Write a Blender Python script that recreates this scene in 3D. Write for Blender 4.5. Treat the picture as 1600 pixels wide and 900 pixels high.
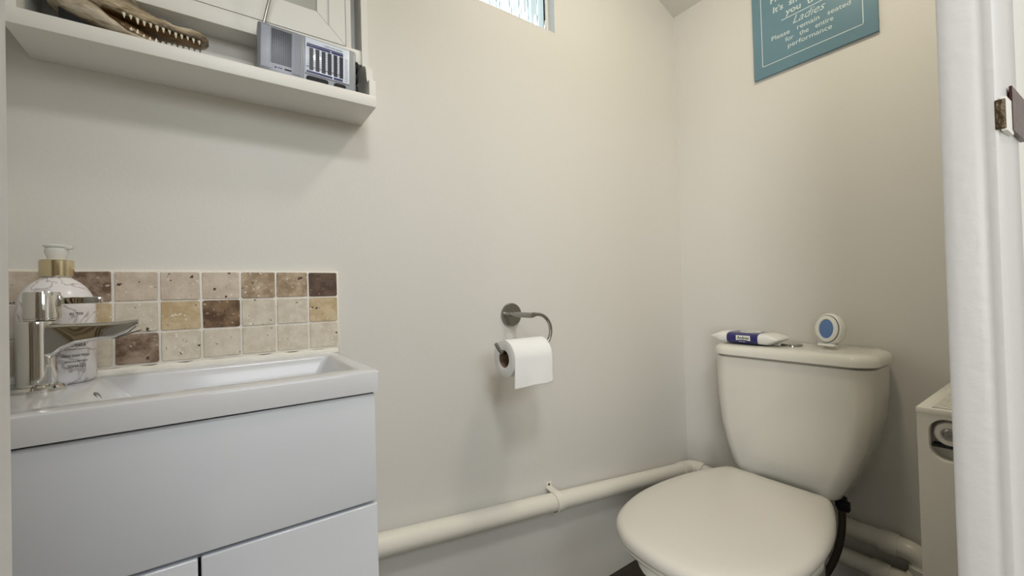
import bpy, bmesh, math, random
from mathutils import Vector, Matrix, noise
random.seed(7)
PI = math.pi
sc = bpy.context.scene
for o in list(bpy.data.objects): bpy.data.objects.remove(o)

# ------------------------------------------------------------------ camera
cam = bpy.data.objects.new('camera', bpy.data.cameras.new('camera')); sc.collection.objects.link(cam)
cam.data.sensor_width = 36.0; cam.data.lens = 643.92 / 1600 * 36.0; cam.data.clip_start = 0.01
def cam_axes(yaw, pitch, roll):
    f = Vector((math.sin(yaw)*math.cos(pitch), math.cos(yaw)*math.cos(pitch), math.sin(pitch)))
    r = Vector((math.cos(yaw), -math.sin(yaw), 0)); u = r.cross(f)
    return r*math.cos(roll)+u*math.sin(roll), -r*math.sin(roll)+u*math.cos(roll), f
_r, _u, _f = cam_axes(math.radians(35.032), math.radians(0.688), math.radians(-1.579))
_m = Matrix((_r, _u, -_f)).transposed().to_4x4(); _m.translation = Vector((0, 0, 0.972))
cam.matrix_world = _m
sc.camera = cam

# ------------------------------------------------------------------ view, world, lights
sc.view_settings.view_transform = 'Standard'; sc.view_settings.look = 'None'
sc.view_settings.gamma = 1.0; sc.view_settings.use_curve_mapping = False
sc.view_settings.exposure = 0.12
w = bpy.data.worlds.new('daylight'); sc.world = w; w.use_nodes = True
bg = w.node_tree.nodes['Background']; bg.inputs['Color'].default_value = (0.88, 0.96, 1.0, 1); bg.inputs['Strength'].default_value = 2.0

def area(name, loc, target, size, energy, col, shape='DISK', size_y=None, spread=180):
    l = bpy.data.lights.new(name, 'AREA'); l.shape = shape; l.size = size; l.energy = energy; l.color = col
    if size_y: l.size_y = size_y
    l.spread = math.radians(spread)
    o = bpy.data.objects.new(name, l); sc.collection.objects.link(o); o.location = loc
    d = Vector(target) - Vector(loc); o.rotation_euler = d.to_track_quat('-Z', 'Y').to_euler(); return o
area('assumed_room_ceiling_light', (0.90, 0.36, 2.26), (0.98, 0.42, 0), 0.16, 5.0, (1.0, 0.90, 0.70))  # assumed warm lamp, itself unseen, placed to brighten the toilet end
area('assumed_hall_ceiling_light', (0.12, -0.36, 2.30), (0.16, 0.0, 0.9), 0.30, 8.5, (1.0, 0.99, 0.99))  # assumed lamp out of view, inferred from the shelf's shadow on the wall
area('hall_back_fill_light', (0.40, -1.44, 1.76), (0.45, 0.9, 0.50), 1.1, 15.0, (0.90, 0.965, 1.0), 'RECTANGLE', 0.80)  # added fill behind the camera, no window there; brightens room through doorway
area('hall_end_fill_light', (-1.2, -1.1, 1.15), (1.3, 0.55, 0.3), 0.7, 23.0, (0.98, 0.99, 0.96), 'RECTANGLE', 1.1)  # added fill aimed at the toilet corner, stands in for hall daylight

# ------------------------------------------------------------------ materials
def mat(name, col, rough=0.5, metal=0.0, spec=0.5, coat=0.0, bump=None, var=None, trans=0.0, ior=1.45):
    m = bpy.data.materials.new(name); m.use_nodes = True
    nt = m.node_tree; b = nt.nodes['Principled BSDF']
    b.inputs['Base Color'].default_value = (*col, 1); b.inputs['Roughness'].default_value = rough
    b.inputs['Metallic'].default_value = metal; b.inputs['Specular IOR Level'].default_value = spec
    b.inputs['Coat Weight'].default_value = coat; b.inputs['Coat Roughness'].default_value = 0.05
    b.inputs['Transmission Weight'].default_value = trans; b.inputs['IOR'].default_value = ior
    tc = nt.nodes.new('ShaderNodeTexCoord')
    if var:   # (scale, colour2, detail)
        n = nt.nodes.new('ShaderNodeTexNoise'); n.inputs['Scale'].default_value = var[0]; n.inputs['Detail'].default_value = var[2]
        nt.links.new(tc.outputs['Object'], n.inputs['Vector'])
        mx = nt.nodes.new('ShaderNodeMix'); mx.data_type = 'RGBA'
        mx.inputs['A'].default_value = (*col, 1); mx.inputs['B'].default_value = (*var[1], 1)
        nt.links.new(n.outputs['Fac'], mx.inputs['Factor']); nt.links.new(mx.outputs['Result'], b.inputs['Base Color'])
    if bump:  # (scale, strength, distance)
        n = nt.nodes.new('ShaderNodeTexNoise'); n.inputs['Scale'].default_value = bump[0]; n.inputs['Detail'].default_value = 4
        nt.links.new(tc.outputs['Object'], n.inputs['Vector'])
        bp = nt.nodes.new('ShaderNodeBump'); bp.inputs['Strength'].default_value = bump[1]; bp.inputs['Distance'].default_value = bump[2]
        nt.links.new(n.outputs['Fac'], bp.inputs['Height']); nt.links.new(bp.outputs['Normal'], b.inputs['Normal'])
    return m
M = dict(
    wall=mat('wall_paint', (0.72, 0.70, 0.665), 0.55, bump=(140, 0.12, 0.002), var=(1.3, (0.71, 0.70, 0.67), 2)),
    ceil=mat('ceiling_paint', (0.70, 0.68, 0.63), 0.7, bump=(140, 0.1, 0.002)),
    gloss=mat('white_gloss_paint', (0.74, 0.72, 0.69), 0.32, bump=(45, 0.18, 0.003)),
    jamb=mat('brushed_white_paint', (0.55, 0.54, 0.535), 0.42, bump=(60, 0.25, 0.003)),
    unit=mat('white_lacquer', (0.71, 0.74, 0.80), 0.16, coat=0.3),
    shelf=mat('ivory_painted_wood', (0.78, 0.77, 0.735), 0.45, bump=(90, 0.1, 0.002)),
    ceramic=mat('glazed_ceramic', (0.66, 0.67, 0.70), 0.14, coat=0.1),
    pan=mat('cream_glazed_ceramic', (0.72, 0.705, 0.645), 0.09, coat=0.4),
    seat=mat('cream_seat_plastic', (0.66, 0.63, 0.575), 0.22),
    chrome=mat('chrome', (0.64, 0.63, 0.61), 0.05, metal=1.0),
    nickel=mat('dull_chrome', (0.36, 0.35, 0.33), 0.16, metal=1.0),
    gold=mat('pale_gold_metal', (0.72, 0.62, 0.42), 0.2, metal=1.0),
    pvc=mat('painted_pipe', (0.77, 0.745, 0.675), 0.3, bump=(60, 0.1, 0.002)),
    grout=mat('grout', (0.86, 0.83, 0.77), 0.85, bump=(200, 0.4, 0.003)),
    sealant=mat('white_sealant', (0.78, 0.76, 0.70), 0.35, bump=(60, 0.3, 0.004)),
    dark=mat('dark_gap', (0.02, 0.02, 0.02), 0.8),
    black=mat('black_plastic', (0.008, 0.008, 0.01), 0.5, spec=0.25),
    rubber=mat('black_braided_hose', (0.035, 0.028, 0.02), 0.45, bump=(300, 0.6, 0.002)),
    floor=mat('dark_floor', (0.018, 0.012, 0.008), 0.45, var=(22, (0.06, 0.045, 0.035), 5)),
    carpet=mat('hall_carpet', (0.55, 0.50, 0.43), 0.95, bump=(300, 0.5, 0.004)),
    paper=mat('tissue_paper', (0.84, 0.84, 0.84), 0.95, spec=0.1, bump=(500, 0.25, 0.001)),
    card=mat('brown_card', (0.22, 0.15, 0.10), 0.9),
    silver=mat('silver_plastic', (0.27, 0.285, 0.32), 0.38, metal=0.3),
    dialwhite=mat('dial_pale_print', (0.72, 0.79, 0.90), 0.25, coat=0.6),
    dialdark=mat('dial_dark_print', (0.015, 0.015, 0.03), 0.25, coat=0.15),
    dialblue=mat('dial_navy_print', (0.02, 0.02, 0.13), 0.2, coat=0.6),
    dialgrey=mat('dial_grey_print', (0.40, 0.42, 0.50), 0.2, coat=0.6),
    signblue=mat('sign_teal_paint', (0.155, 0.275, 0.345), 0.38, bump=(120, 0.08, 0.001)),
    signwhite=mat('sign_white_print', (0.62, 0.72, 0.73), 0.5),
    foil=mat('white_wipes_film', (0.78, 0.78, 0.75), 0.28, bump=(60, 0.5, 0.004)),
    navy=mat('navy_print', (0.018, 0.016, 0.13), 0.28, coat=0.3),
    gell=mat('blue_gel', (0.09, 0.19, 0.44), 0.3, coat=0.5),
    white=mat('white_plastic', (0.80, 0.80, 0.77), 0.25),
    pump=mat('frosted_clear_plastic', (0.88, 0.88, 0.86), 0.15, trans=0.2),
    ink=mat('grey_brown_ink', (0.10, 0.085, 0.085), 0.5),
    tooth=mat('ivory_tooth', (0.80, 0.75, 0.60), 0.35),
    glasspane=mat('cabinet_panel_grey', (0.42, 0.42, 0.38), 0.25),
    rust=mat('old_dark_brass', (0.045, 0.032, 0.022), 0.35, metal=0.6, bump=(160, 0.8, 0.004), var=(90, (0.14, 0.10, 0.06), 6)),
    maroon=mat('dark_red_brown_metal', (0.045, 0.012, 0.010), 0.35, metal=0.3, bump=(120, 0.5, 0.003)),
    leaf=mat('shrub_leaf', (0.05, 0.13, 0.10), 0.5),
    render_=mat('outside_pale_wall', (0.8, 0.82, 0.82), 0.9),
)
def croc_mat(name, a, b, c, rough, sc1, bump):
    m = bpy.data.materials.new(name); m.use_nodes = True; nt = m.node_tree; p = nt.nodes['Principled BSDF']
    tc = nt.nodes.new('ShaderNodeTexCoord'); mp = nt.nodes.new('ShaderNodeMapping'); mp.inputs['Scale'].default_value = (0.45, 1, 1)
    n = nt.nodes.new('ShaderNodeTexNoise'); n.inputs['Scale'].default_value = sc1; n.inputs['Detail'].default_value = 8
    r = nt.nodes.new('ShaderNodeValToRGB'); e = r.color_ramp.elements
    e[0].position = 0.36; e[0].color = (*a, 1); e[1].position = 0.66; e[1].color = (*c, 1)
    k = r.color_ramp.elements.new(0.5); k.color = (*b, 1)
    v = nt.nodes.new('ShaderNodeTexVoronoi'); v.inputs['Scale'].default_value = 190
    nt.links.new(tc.outputs['Object'], mp.inputs['Vector']); nt.links.new(mp.outputs['Vector'], n.inputs['Vector']); nt.links.new(mp.outputs['Vector'], v.inputs['Vector'])
    nt.links.new(n.outputs['Fac'], r.inputs['Fac']); nt.links.new(r.outputs['Color'], p.inputs['Base Color'])
    bp = nt.nodes.new('ShaderNodeBump'); bp.inputs['Strength'].default_value = bump; bp.inputs['Distance'].default_value = 0.003
    ad = nt.nodes.new('ShaderNodeMath'); ad.operation = 'ADD'
    nt.links.new(n.outputs['Fac'], ad.inputs[0]); nt.links.new(v.outputs['Distance'], ad.inputs[1])
    nt.links.new(ad.outputs[0], bp.inputs['Height']); nt.links.new(bp.outputs['Normal'], p.inputs['Normal'])
    p.inputs['Roughness'].default_value = rough
    return m
M['hide'] = croc_mat('dried_reptile_hide', (0.07, 0.045, 0.025), (0.38, 0.30, 0.19), (0.62, 0.54, 0.40), 0.42, 38, 0.9)
M['jawhide'] = croc_mat('pale_reptile_hide', (0.13, 0.09, 0.05), (0.34, 0.27, 0.185), (0.52, 0.46, 0.36), 0.45, 30, 0.6)
M['mouth'] = croc_mat('varnished_mouth_lining', (0.05, 0.025, 0.008), (0.13, 0.07, 0.025), (0.28, 0.18, 0.08), 0.25, 24, 0.3)

def stone(name, a, b, pit, light):
    """tumbled travertine: soft clouding, small open pits and pale fill specks"""
    m = bpy.data.materials.new(name); m.use_nodes = True; nt = m.node_tree; p = nt.nodes['Principled BSDF']
    tc = nt.nodes.new('ShaderNodeTexCoord')
    n = nt.nodes.new('ShaderNodeTexNoise'); n.inputs['Scale'].default_value = 42; n.inputs['Detail'].default_value = 9; n.inputs['Roughness'].default_value = 0.66
    mx = nt.nodes.new('ShaderNodeMix'); mx.data_type = 'RGBA'; mx.inputs['A'].default_value = (*a, 1); mx.inputs['B'].default_value = (*b, 1)
    rr = nt.nodes.new('ShaderNodeMapRange'); rr.inputs['From Min'].default_value = 0.40; rr.inputs['From Max'].default_value = 0.60
    nt.links.new(tc.outputs['Object'], n.inputs['Vector']); nt.links.new(n.outputs['Fac'], rr.inputs['Value']); nt.links.new(rr.outputs['Result'], mx.inputs['Factor'])
    n2 = nt.nodes.new('ShaderNodeTexNoise'); n2.inputs['Scale'].default_value = 150; n2.inputs['Detail'].default_value = 3
    mp = nt.nodes.new('ShaderNodeMapping'); mp.inputs['Location'].default_value = (3.3, 1.7, 5.1); nt.links.new(tc.outputs['Object'], mp.inputs['Vector']); nt.links.new(mp.outputs['Vector'], n2.inputs['Vector'])
    def thresh(node, lo, hi):
        r = nt.nodes.new('ShaderNodeMapRange'); r.inputs['From Min'].default_value = lo; r.inputs['From Max'].default_value = hi
        nt.links.new(node.outputs['Fac'], r.inputs['Value']); return r
    sp = thresh(n2, 0.665, 0.70)
    m2 = nt.nodes.new('ShaderNodeMix'); m2.data_type = 'RGBA'; m2.inputs['B'].default_value = (*light, 1)
    nt.links.new(mx.outputs['Result'], m2.inputs['A']); nt.links.new(sp.outputs['Result'], m2.inputs['Factor'])
    n3 = nt.nodes.new('ShaderNodeTexNoise'); n3.inputs['Scale'].default_value = 95; n3.inputs['Detail'].default_value = 2; nt.links.new(tc.outputs['Object'], n3.inputs['Vector'])
    pt = thresh(n3, 0.30, 0.27)
    m3 = nt.nodes.new('ShaderNodeMix'); m3.data_type = 'RGBA'; m3.inputs['B'].default_value = (*pit, 1)
    nt.links.new(m2.outputs['Result'], m3.inputs['A']); nt.links.new(pt.outputs['Result'], m3.inputs['Factor'])
    nt.links.new(m3.outputs['Result'], p.inputs['Base Color'])
    sb = nt.nodes.new('ShaderNodeMath'); sb.operation = 'SUBTRACT'; nt.links.new(n.outputs['Fac'], sb.inputs[0]); nt.links.new(pt.outputs['Result'], sb.inputs[1])
    bp = nt.nodes.new('ShaderNodeBump'); bp.inputs['Strength'].default_value = 0.5; bp.inputs['Distance'].default_value = 0.002
    nt.links.new(sb.outputs[0], bp.inputs['Height']); nt.links.new(bp.outputs['Normal'], p.inputs['Normal'])
    p.inputs['Roughness'].default_value = 0.5
    return m
PIT = (0.08, 0.05, 0.03)
STONE = dict(
    c=stone('travertine_cream', (0.60, 0.53, 0.43), (0.70, 0.64, 0.55), PIT, (0.80, 0.76, 0.68)),
    p=stone('travertine_pinkish', (0.56, 0.46, 0.37), (0.66, 0.57, 0.48), PIT, (0.80, 0.76, 0.68)),
    t=stone('travertine_tan', (0.30, 0.21, 0.13), (0.52, 0.41, 0.29), PIT, (0.75, 0.70, 0.62)),
    y=stone('travertine_honey', (0.50, 0.37, 0.21), (0.64, 0.52, 0.35), PIT, (0.75, 0.70, 0.60)),
    d=stone('travertine_brown', (0.085, 0.042, 0.020), (0.24, 0.15, 0.085), PIT, (0.55, 0.48, 0.40)),
    g=stone('travertine_grey_brown', (0.14, 0.085, 0.055), (0.36, 0.28, 0.215), PIT, (0.55, 0.48, 0.40)),
    k=stone('travertine_dark', (0.075, 0.040, 0.024), (0.14, 0.085, 0.055), PIT, (0.25, 0.18, 0.13)),
)
def marble_mat():
    m = bpy.data.materials.new('white_marble_print'); m.use_nodes = True; nt = m.node_tree; p = nt.nodes['Principled BSDF']
    tc = nt.nodes.new('ShaderNodeTexCoord'); n = nt.nodes.new('ShaderNodeTexNoise'); n.inputs['Scale'].default_value = 16; n.inputs['Detail'].default_value = 5; n.inputs['Distortion'].default_value = 0.9
    nt.links.new(tc.outputs['Object'], n.inputs['Vector'])
    s = nt.nodes.new('ShaderNodeMath'); s.operation = 'SUBTRACT'; s.inputs[1].default_value = 0.5
    a = nt.nodes.new('ShaderNodeMath'); a.operation = 'ABSOLUTE'
    r = nt.nodes.new('ShaderNodeMapRange'); r.inputs['From Min'].default_value = 0.0; r.inputs['From Max'].default_value = 0.02
    mx = nt.nodes.new('ShaderNodeMix'); mx.data_type = 'RGBA'; mx.inputs['A'].default_value = (0.45, 0.40, 0.42, 1); mx.inputs['B'].default_value = (0.80, 0.78, 0.80, 1)
    nt.links.new(n.outputs['Fac'], s.inputs[0]); nt.links.new(s.outputs[0], a.inputs[0]); nt.links.new(a.outputs[0], r.inputs['Value'])
    nt.links.new(r.outputs['Result'], mx.inputs['Factor']); nt.links.new(mx.outputs['Result'], p.inputs['Base Color'])
    p.inputs['Roughness'].default_value = 0.25; return m
M['marble'] = marble_mat()
def curtain_mat():
    m = bpy.data.materials.new('striped_fabric'); m.use_nodes = True; nt = m.node_tree; p = nt.nodes['Principled BSDF']
    tc = nt.nodes.new('ShaderNodeTexCoord'); wv = nt.nodes.new('ShaderNodeTexWave'); wv.inputs['Scale'].default_value = 1.6; wv.inputs['Distortion'].default_value = 1.0
    r = nt.nodes.new('ShaderNodeValToRGB'); r.color_ramp.elements[0].color = (0.05, 0.03, 0.012, 1); r.color_ramp.elements[0].position = 0.4
    r.color_ramp.elements[1].color = (0.5, 0.42, 0.30, 1); r.color_ramp.elements[1].position = 0.6
    nt.links.new(tc.outputs['Object'], wv.inputs['Vector']); nt.links.new(wv.outputs['Fac'], r.inputs['Fac']); nt.links.new(r.outputs['Color'], p.inputs['Base Color'])
    p.inputs['Roughness'].default_value = 0.9; return m
M['curtain'] = curtain_mat()
def zebra():
    m = bpy.data.materials.new('zebra_fabric'); m.use_nodes = True; nt = m.node_tree; p = nt.nodes['Principled BSDF']
    tc = nt.nodes.new('ShaderNodeTexCoord'); mp = nt.nodes.new('ShaderNodeMapping'); mp.inputs['Rotation'].default_value = (0, 0, PI/2); mp.inputs['Scale'].default_value = (1, 1, 0.35)
    wv = nt.nodes.new('ShaderNodeTexWave'); wv.inputs['Scale'].default_value = 5.0; wv.inputs['Distortion'].default_value = 5.0; wv.inputs['Detail'].default_value = 1.0; wv.inputs['Detail Scale'].default_value = 1.2
    r = nt.nodes.new('ShaderNodeValToRGB'); r.color_ramp.elements[0].color = (0.020, 0.011, 0.004, 1); r.color_ramp.elements[0].position = 0.47
    r.color_ramp.elements[1].color = (0.42, 0.33, 0.21, 1); r.color_ramp.elements[1].position = 0.58
    nt.links.new(tc.outputs['Object'], mp.inputs['Vector']); nt.links.new(mp.outputs['Vector'], wv.inputs['Vector']); nt.links.new(wv.outputs['Fac'], r.inputs['Fac']); nt.links.new(r.outputs['Color'], p.inputs['Base Color'])
    p.inputs['Roughness'].default_value = 0.9; return m
M['zebra'] = zebra()
gm = bpy.data.materials.new('reeded_glass'); gm.use_nodes = True
_p = gm.node_tree.nodes['Principled BSDF']; _p.inputs['Base Color'].default_value = (0.86, 0.97, 1.0, 1)
_p.inputs['Transmission Weight'].default_value = 1.0; _p.inputs['Roughness'].default_value = 0.02; _p.inputs['IOR'].default_value = 1.5
M['glass'] = gm

# ------------------------------------------------------------------ mesh helpers
def obj(name, bm, m, parent=None, smooth=30, loc=None):
    bmesh.ops.remove_doubles(bm, verts=bm.verts, dist=1e-6)
    bmesh.ops.recalc_face_normals(bm, faces=bm.faces)
    me = bpy.data.meshes.new(name); bm.to_mesh(me); bm.free()
    for x in (m if isinstance(m, (list, tuple)) else [m]): me.materials.append(M[x] if isinstance(x, str) else x)
    if smooth:
        me.shade_smooth(); me.set_sharp_from_angle(angle=math.radians(smooth))
    o = bpy.data.objects.new(name, me); sc.collection.objects.link(o)
    if parent is not None:
        o.parent = parent; o.matrix_parent_inverse = Matrix.Identity(4)
        o.location = -Vector(root_loc(parent))
    if loc: o.location = loc
    return o
def root_loc(o):
    v = Vector((0, 0, 0))
    while o is not None: v += Vector(o.location); o = o.parent
    return v
def tag(o, label, cat, group=None):
    o['label'] = label; o['category'] = cat
    if group: o['group'] = group
    return o
def thing(name, label, cat, loc=(0, 0, 0), group=None):
    o = bpy.data.objects.new(name, None); sc.collection.objects.link(o); o.location = loc; o.empty_display_size = 0.05
    return tag(o, label, cat, group)
def struct(name, bm, m, smooth=30):
    o = obj(name, bm, m, None, smooth); o['kind'] = 'structure'; return o

def box(bm, x0, x1, y0, y1, z0, z1, bev=0.0, seg=2, mi=0):
    vs = [bm.verts.new(p) for p in ((x0,y0,z0),(x1,y0,z0),(x1,y1,z0),(x0,y1,z0),(x0,y0,z1),(x1,y0,z1),(x1,y1,z1),(x0,y1,z1))]
    fs = [bm.faces.new([vs[i] for i in q]) for q in ((3,2,1,0),(4,5,6,7),(0,1,5,4),(1,2,6,5),(2,3,7,6),(3,0,4,7))]
    for f in fs: f.material_index = mi
    if bev:
        es = list({e for f in fs for e in f.edges})
        r = bmesh.ops.bevel(bm, geom=es, offset=bev, segments=seg, affect='EDGES', profile=0.5)
        for f in r['faces']: f.material_index = mi
    return vs
def B(*a, **k):
    bm = bmesh.new(); box(bm, *a, **k); return bm
def loft(bm, rings, cap0=True, cap1=True, closed=True, mi=0):
    rs = [[bm.verts.new(p) for p in r] for r in rings]; n = len(rs[0])
    for a, b in zip(rs, rs[1:]):
        for i in range(n if closed else n-1):
            j = (i+1) % n
            f = bm.faces.new((a[i], a[j], b[j], b[i])); f.material_index = mi
    if cap0: f = bm.faces.new(list(reversed(rs[0]))); f.material_index = mi
    if cap1: f = bm.faces.new(rs[-1]); f.material_index = mi
    return rs
def circle(c, r, n, ax=(0, 0, 1), ref=None, ry=None):
    ax = Vector(ax).normalized(); ref = Vector(ref) if ref else (Vector((1, 0, 0)) if abs(ax.x) < 0.9 else Vector((0, 1, 0)))
    u = (ref - ax*ref.dot(ax)).normalized(); v = ax.cross(u); ry = ry or r
    return [Vector(c)+u*(r*math.cos(2*PI*i/n))+v*(ry*math.sin(2*PI*i/n)) for i in range(n)]
def lathe(bm, c, prof, n=40, ax=(0, 0, 1), cap0=True, cap1=True, mi=0):
    """prof: list of (radius, height along axis)"""
    ax = Vector(ax).normalized()
    loft(bm, [circle(Vector(c)+ax*h, max(r, 1e-4), n, ax) for r, h in prof], cap0, cap1, mi=mi)
def tube(bm, pts, r, n=16, cap=True, mi=0):
    pts = [Vector(p) for p in pts]; rings = []; prev = None
    rr = r if isinstance(r, (list, tuple)) else [r]*len(pts)
    for i, p in enumerate(pts):
        t = (pts[min(i+1, len(pts)-1)]-pts[max(i-1, 0)]).normalized()
        if prev is None: u = t.orthogonal().normalized()
        else: u = (prev-t*prev.dot(t)).normalized()
        prev = u; v = t.cross(u)
        rings.append([p+u*(rr[i]*math.cos(2*PI*k/n))+v*(rr[i]*math.sin(2*PI*k/n)) for k in range(n)])
    loft(bm, rings, cap, cap, mi=mi)
def smoothpath(pts, n=10):
    """Catmull-Rom through pts"""
    pts = [Vector(p) for p in pts]; out = []
    for i in range(len(pts)-1):
        p0 = pts[i-1] if i else pts[0]*2-pts[1]; p1 = pts[i]; p2 = pts[i+1]; p3 = pts[i+2] if i+2 < len(pts) else p2*2-p1
        for k in range(n):
            t = k/n
            out.append(0.5*((2*p1)+(p2-p0)*t+(2*p0-5*p1+4*p2-p3)*t*t+(3*p1-p0-3*p2+p3)*t**3))
    out.append(pts[-1]); return out
def arc(c, r, a0, a1, u, v, n=10):
    c, u, v = Vector(c), Vector(u), Vector(v)
    return [c+u*(r*math.cos(a0+(a1-a0)*i/n))+v*(r*math.sin(a0+(a1-a0)*i/n)) for i in range(n+1)]
def rrect(cx, cy, hx, hy, r, n=6):
    out = []
    for sx, sy, a in ((1, 1, 0), (-1, 1, PI/2), (-1, -1, PI), (1, -1, 1.5*PI)):
        for i in range(n+1):
            t = a+PI/2*i/n; out.append((cx+sx*(hx-r)+r*math.cos(t), cy+sy*(hy-r)+r*math.sin(t)))
    return out
def prism(bm, poly, ax, a, b, mi=0):
    """poly in the two other axes, extruded along ax from a to b"""
    def p3(p, h): return {'x': (h, p[0], p[1]), 'y': (p[0], h, p[1]), 'z': (p[0], p[1], h)}[ax]
    loft(bm, [[p3(p, a) for p in poly], [p3(p, b) for p in poly]], mi=mi)
def text_mesh(s, bold=0.0, shear=0.0, depth=0.0004):
    cu = bpy.data.curves.new('lettering', 'FONT'); cu.body = s; cu.size = 1.0; cu.offset = bold; cu.shear = shear; cu.extrude = 0; cu.resolution_u = 3
    o = bpy.data.objects.new('lettering', cu); sc.collection.objects.link(o)
    bpy.context.view_layer.update()
    me = bpy.data.meshes.new_from_object(o.evaluated_get(bpy.context.evaluated_depsgraph_get()))
    bm = bmesh.new(); bm.from_mesh(me); bpy.data.objects.remove(o); bpy.data.curves.remove(cu); bpy.data.meshes.remove(me)
    xs = [v.co.x for v in bm.verts]; x0, x1 = min(xs), max(xs)
    for v in bm.verts: v.co.x = (v.co.x-x0)/(x1-x0)
    return bm        # x normalised 0..1, y in em units
def add_text(dst, s, fn, mi=0, **k):
    """fn maps (u 0..1, v em) to a point"""
    t = text_mesh(s, **k); mp = {}
    for v in t.verts: mp[v] = dst.verts.new(fn(v.co.x, v.co.y))
    for f in t.faces:
        try: g = dst.faces.new([mp[v] for v in f.verts]); g.material_index = mi
        except ValueError: pass
    t.free()

# ================================================================== THE ROOM
XL, XR, YB, YF, YH = -0.29, 1.5444, 0.985, 0.11, 0.063
WX0, WX1, WZ0, WZ1 = 0.33, 0.889, 1.80, 2.20
bm = bmesh.new()      # back wall with the high window opening
for a in ((XL-0.1, WX0, 0, 2.6), (WX1, XR+0.1, 0, 2.6), (WX0, WX1, 0, WZ0), (WX0, WX1, WZ1, 2.6)):
    box(bm, a[0], a[1], YB, YB+0.12, a[2], a[3])
struct('wall_back', bm, 'wall', 0)
struct('wall_right', B(XR, XR+0.1, -0.1, YB, 0, 2.6), 'wall', 0)
struct('wall_left', B(XL-0.1, XL, YF, YB, 0, 2.6), 'wall', 0)
bm = bmesh.new()      # thin front partition either side of and above the doorway
box(bm, -2.2, -0.075, YH, YF, 0, 2.5); box(bm, 0.80, XR, YH, YF, 0, 2.5); box(bm, -0.075, 0.80, YH, YF, 2.06, 2.5)
struct('wall_front', bm, 'wall', 0)
struct('floor', B(XL-0.1, XR+0.1, YH, YB+0.12, -0.05, 0), 'floor', 0)
struct('floor_hall', B(-2.2, XR+0.1, -1.5, YH, -0.05, 0), 'carpet', 0)
bm = bmesh.new()      # ceiling: flat over the vanity, sloping down to the toilet end
prism(bm, [(-2.2, 2.36), (0.86, 2.36), (XR, 2.091), (XR, 2.5), (-2.2, 2.5)], 'y', -1.5, YB)
struct('ceiling', bm, 'ceil', 0)
# hall beyond the doorway
bm = bmesh.new(); box(bm, -2.25, XR+0.15, -1.55, -1.5, 0, 2.5); box(bm, -2.25, -2.2, -1.5, YF, 0, 2.5); box(bm, XR+0.1, XR+0.15, -1.5, YF, 0, 2.5)
struct('wall_hall', bm, 'wall', 0)
bm = bmesh.new(); n = 60
front = [(-0.45+1.6*i/n, -1.42+0.025*math.sin(i*1.25)) for i in range(n+1)]
prism(bm, front+[(x, y-0.004) for x, y in reversed(front)], 'z', 0.03, 1.33)
tag(obj('reflection_curtain', bm, 'curtain'), 'unseen brown and cream striped curtain added in the hall for the tap to reflect', 'curtain')  # out of view, added so the chrome tap has dark stripes to mirror

bm = bmesh.new(); n = 40
fy = [(XL+0.0125+0.0015*math.sin(i*.8), 0.122+0.56*i/n) for i in range(n+1)]
prism(bm, fy+[(x-0.006, y) for x, y in reversed(fy)], 'z', 0.45, 1.26)
box(bm, XL+0.002, XL+0.014, 0.14, 0.66, 1.24, 1.265, 0.003)
tag(obj('reflection_towel', bm, 'zebra', None, 30), 'unseen brown and cream zebra patterned towel added on the left wall for the tap to reflect', 'towel')  # unseen towel, added to give the tap its banded reflections

# window: slim frame, reeded glass, white lining added to brighten the reveal like skylight
bm = bmesh.new()
box(bm, WX0, WX1, YB+0.03, YB+0.05, WZ0, WZ0+0.012); box(bm, WX0, WX1, YB+0.03, YB+0.05, WZ1-0.012, WZ1)
box(bm, WX0, WX0+0.012, YB+0.03, YB+0.05, WZ0+0.012, WZ1-0.012); box(bm, WX1-0.012, WX1, YB+0.03, YB+0.05, WZ0+0.012, WZ1-0.012)
box(bm, WX1-0.0025, WX1, YB-0.0005, YB+0.03, WZ0, WZ1); box(bm, WX0, WX1-0.0025, YB-0.0005, YB+0.03, WZ0, WZ0+0.0025)
wn = struct('window_1', bm, 'white', 0)
bm = bmesh.new(); n = 300; x0, x1 = WX0+0.012, WX1-0.012
fr = [(x0+(x1-x0)*i/n, YB+0.034+0.004*abs(math.sin(PI*(x0+(x1-x0)*i/n)/0.040))) for i in range(n+1)]
prism(bm, fr+[(x1, YB+0.046), (x0, YB+0.046)], 'z', WZ0+0.012, WZ1-0.012)
obj('glass_pane', bm, 'glass', wn, 40)
# outside the window: a slim shrub and a pale wall that catches daylight
bm = bmesh.new()
for k in range(16):
    x = 0.75+k*0.105+random.uniform(-.02, .02); y = 1.5+random.uniform(-.06, .12)
    path = smoothpath([(x, y, 1.2), (x+random.uniform(-.03, .03), y, 1.9), (x+random.uniform(-.06, .06), y+.02, 2.8), (x+random.uniform(-.08, .08), y, 3.5)], 6)
    tube(bm, path, 0.007, 6)
    for j in range(26):
        p = path[random.randrange(2, len(path))]; s = random.choice((-1, 1)); L = random.uniform(.07, .12)
        a = Vector(p); d = Vector((s*0.5, random.uniform(-.3, .3), 0.75)).normalized(); wv = Vector((0.012, 0.004, 0))
        q = [bm.verts.new(v) for v in (a, a+d*L*.5+wv, a+d*L, a+d*L*.5-wv)]; bm.faces.new(q)
tag(obj('garden_shrub', bm, 'leaf'), 'dark green stemmed shrub seen blurred through the high ribbed window', 'shrub')

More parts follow.
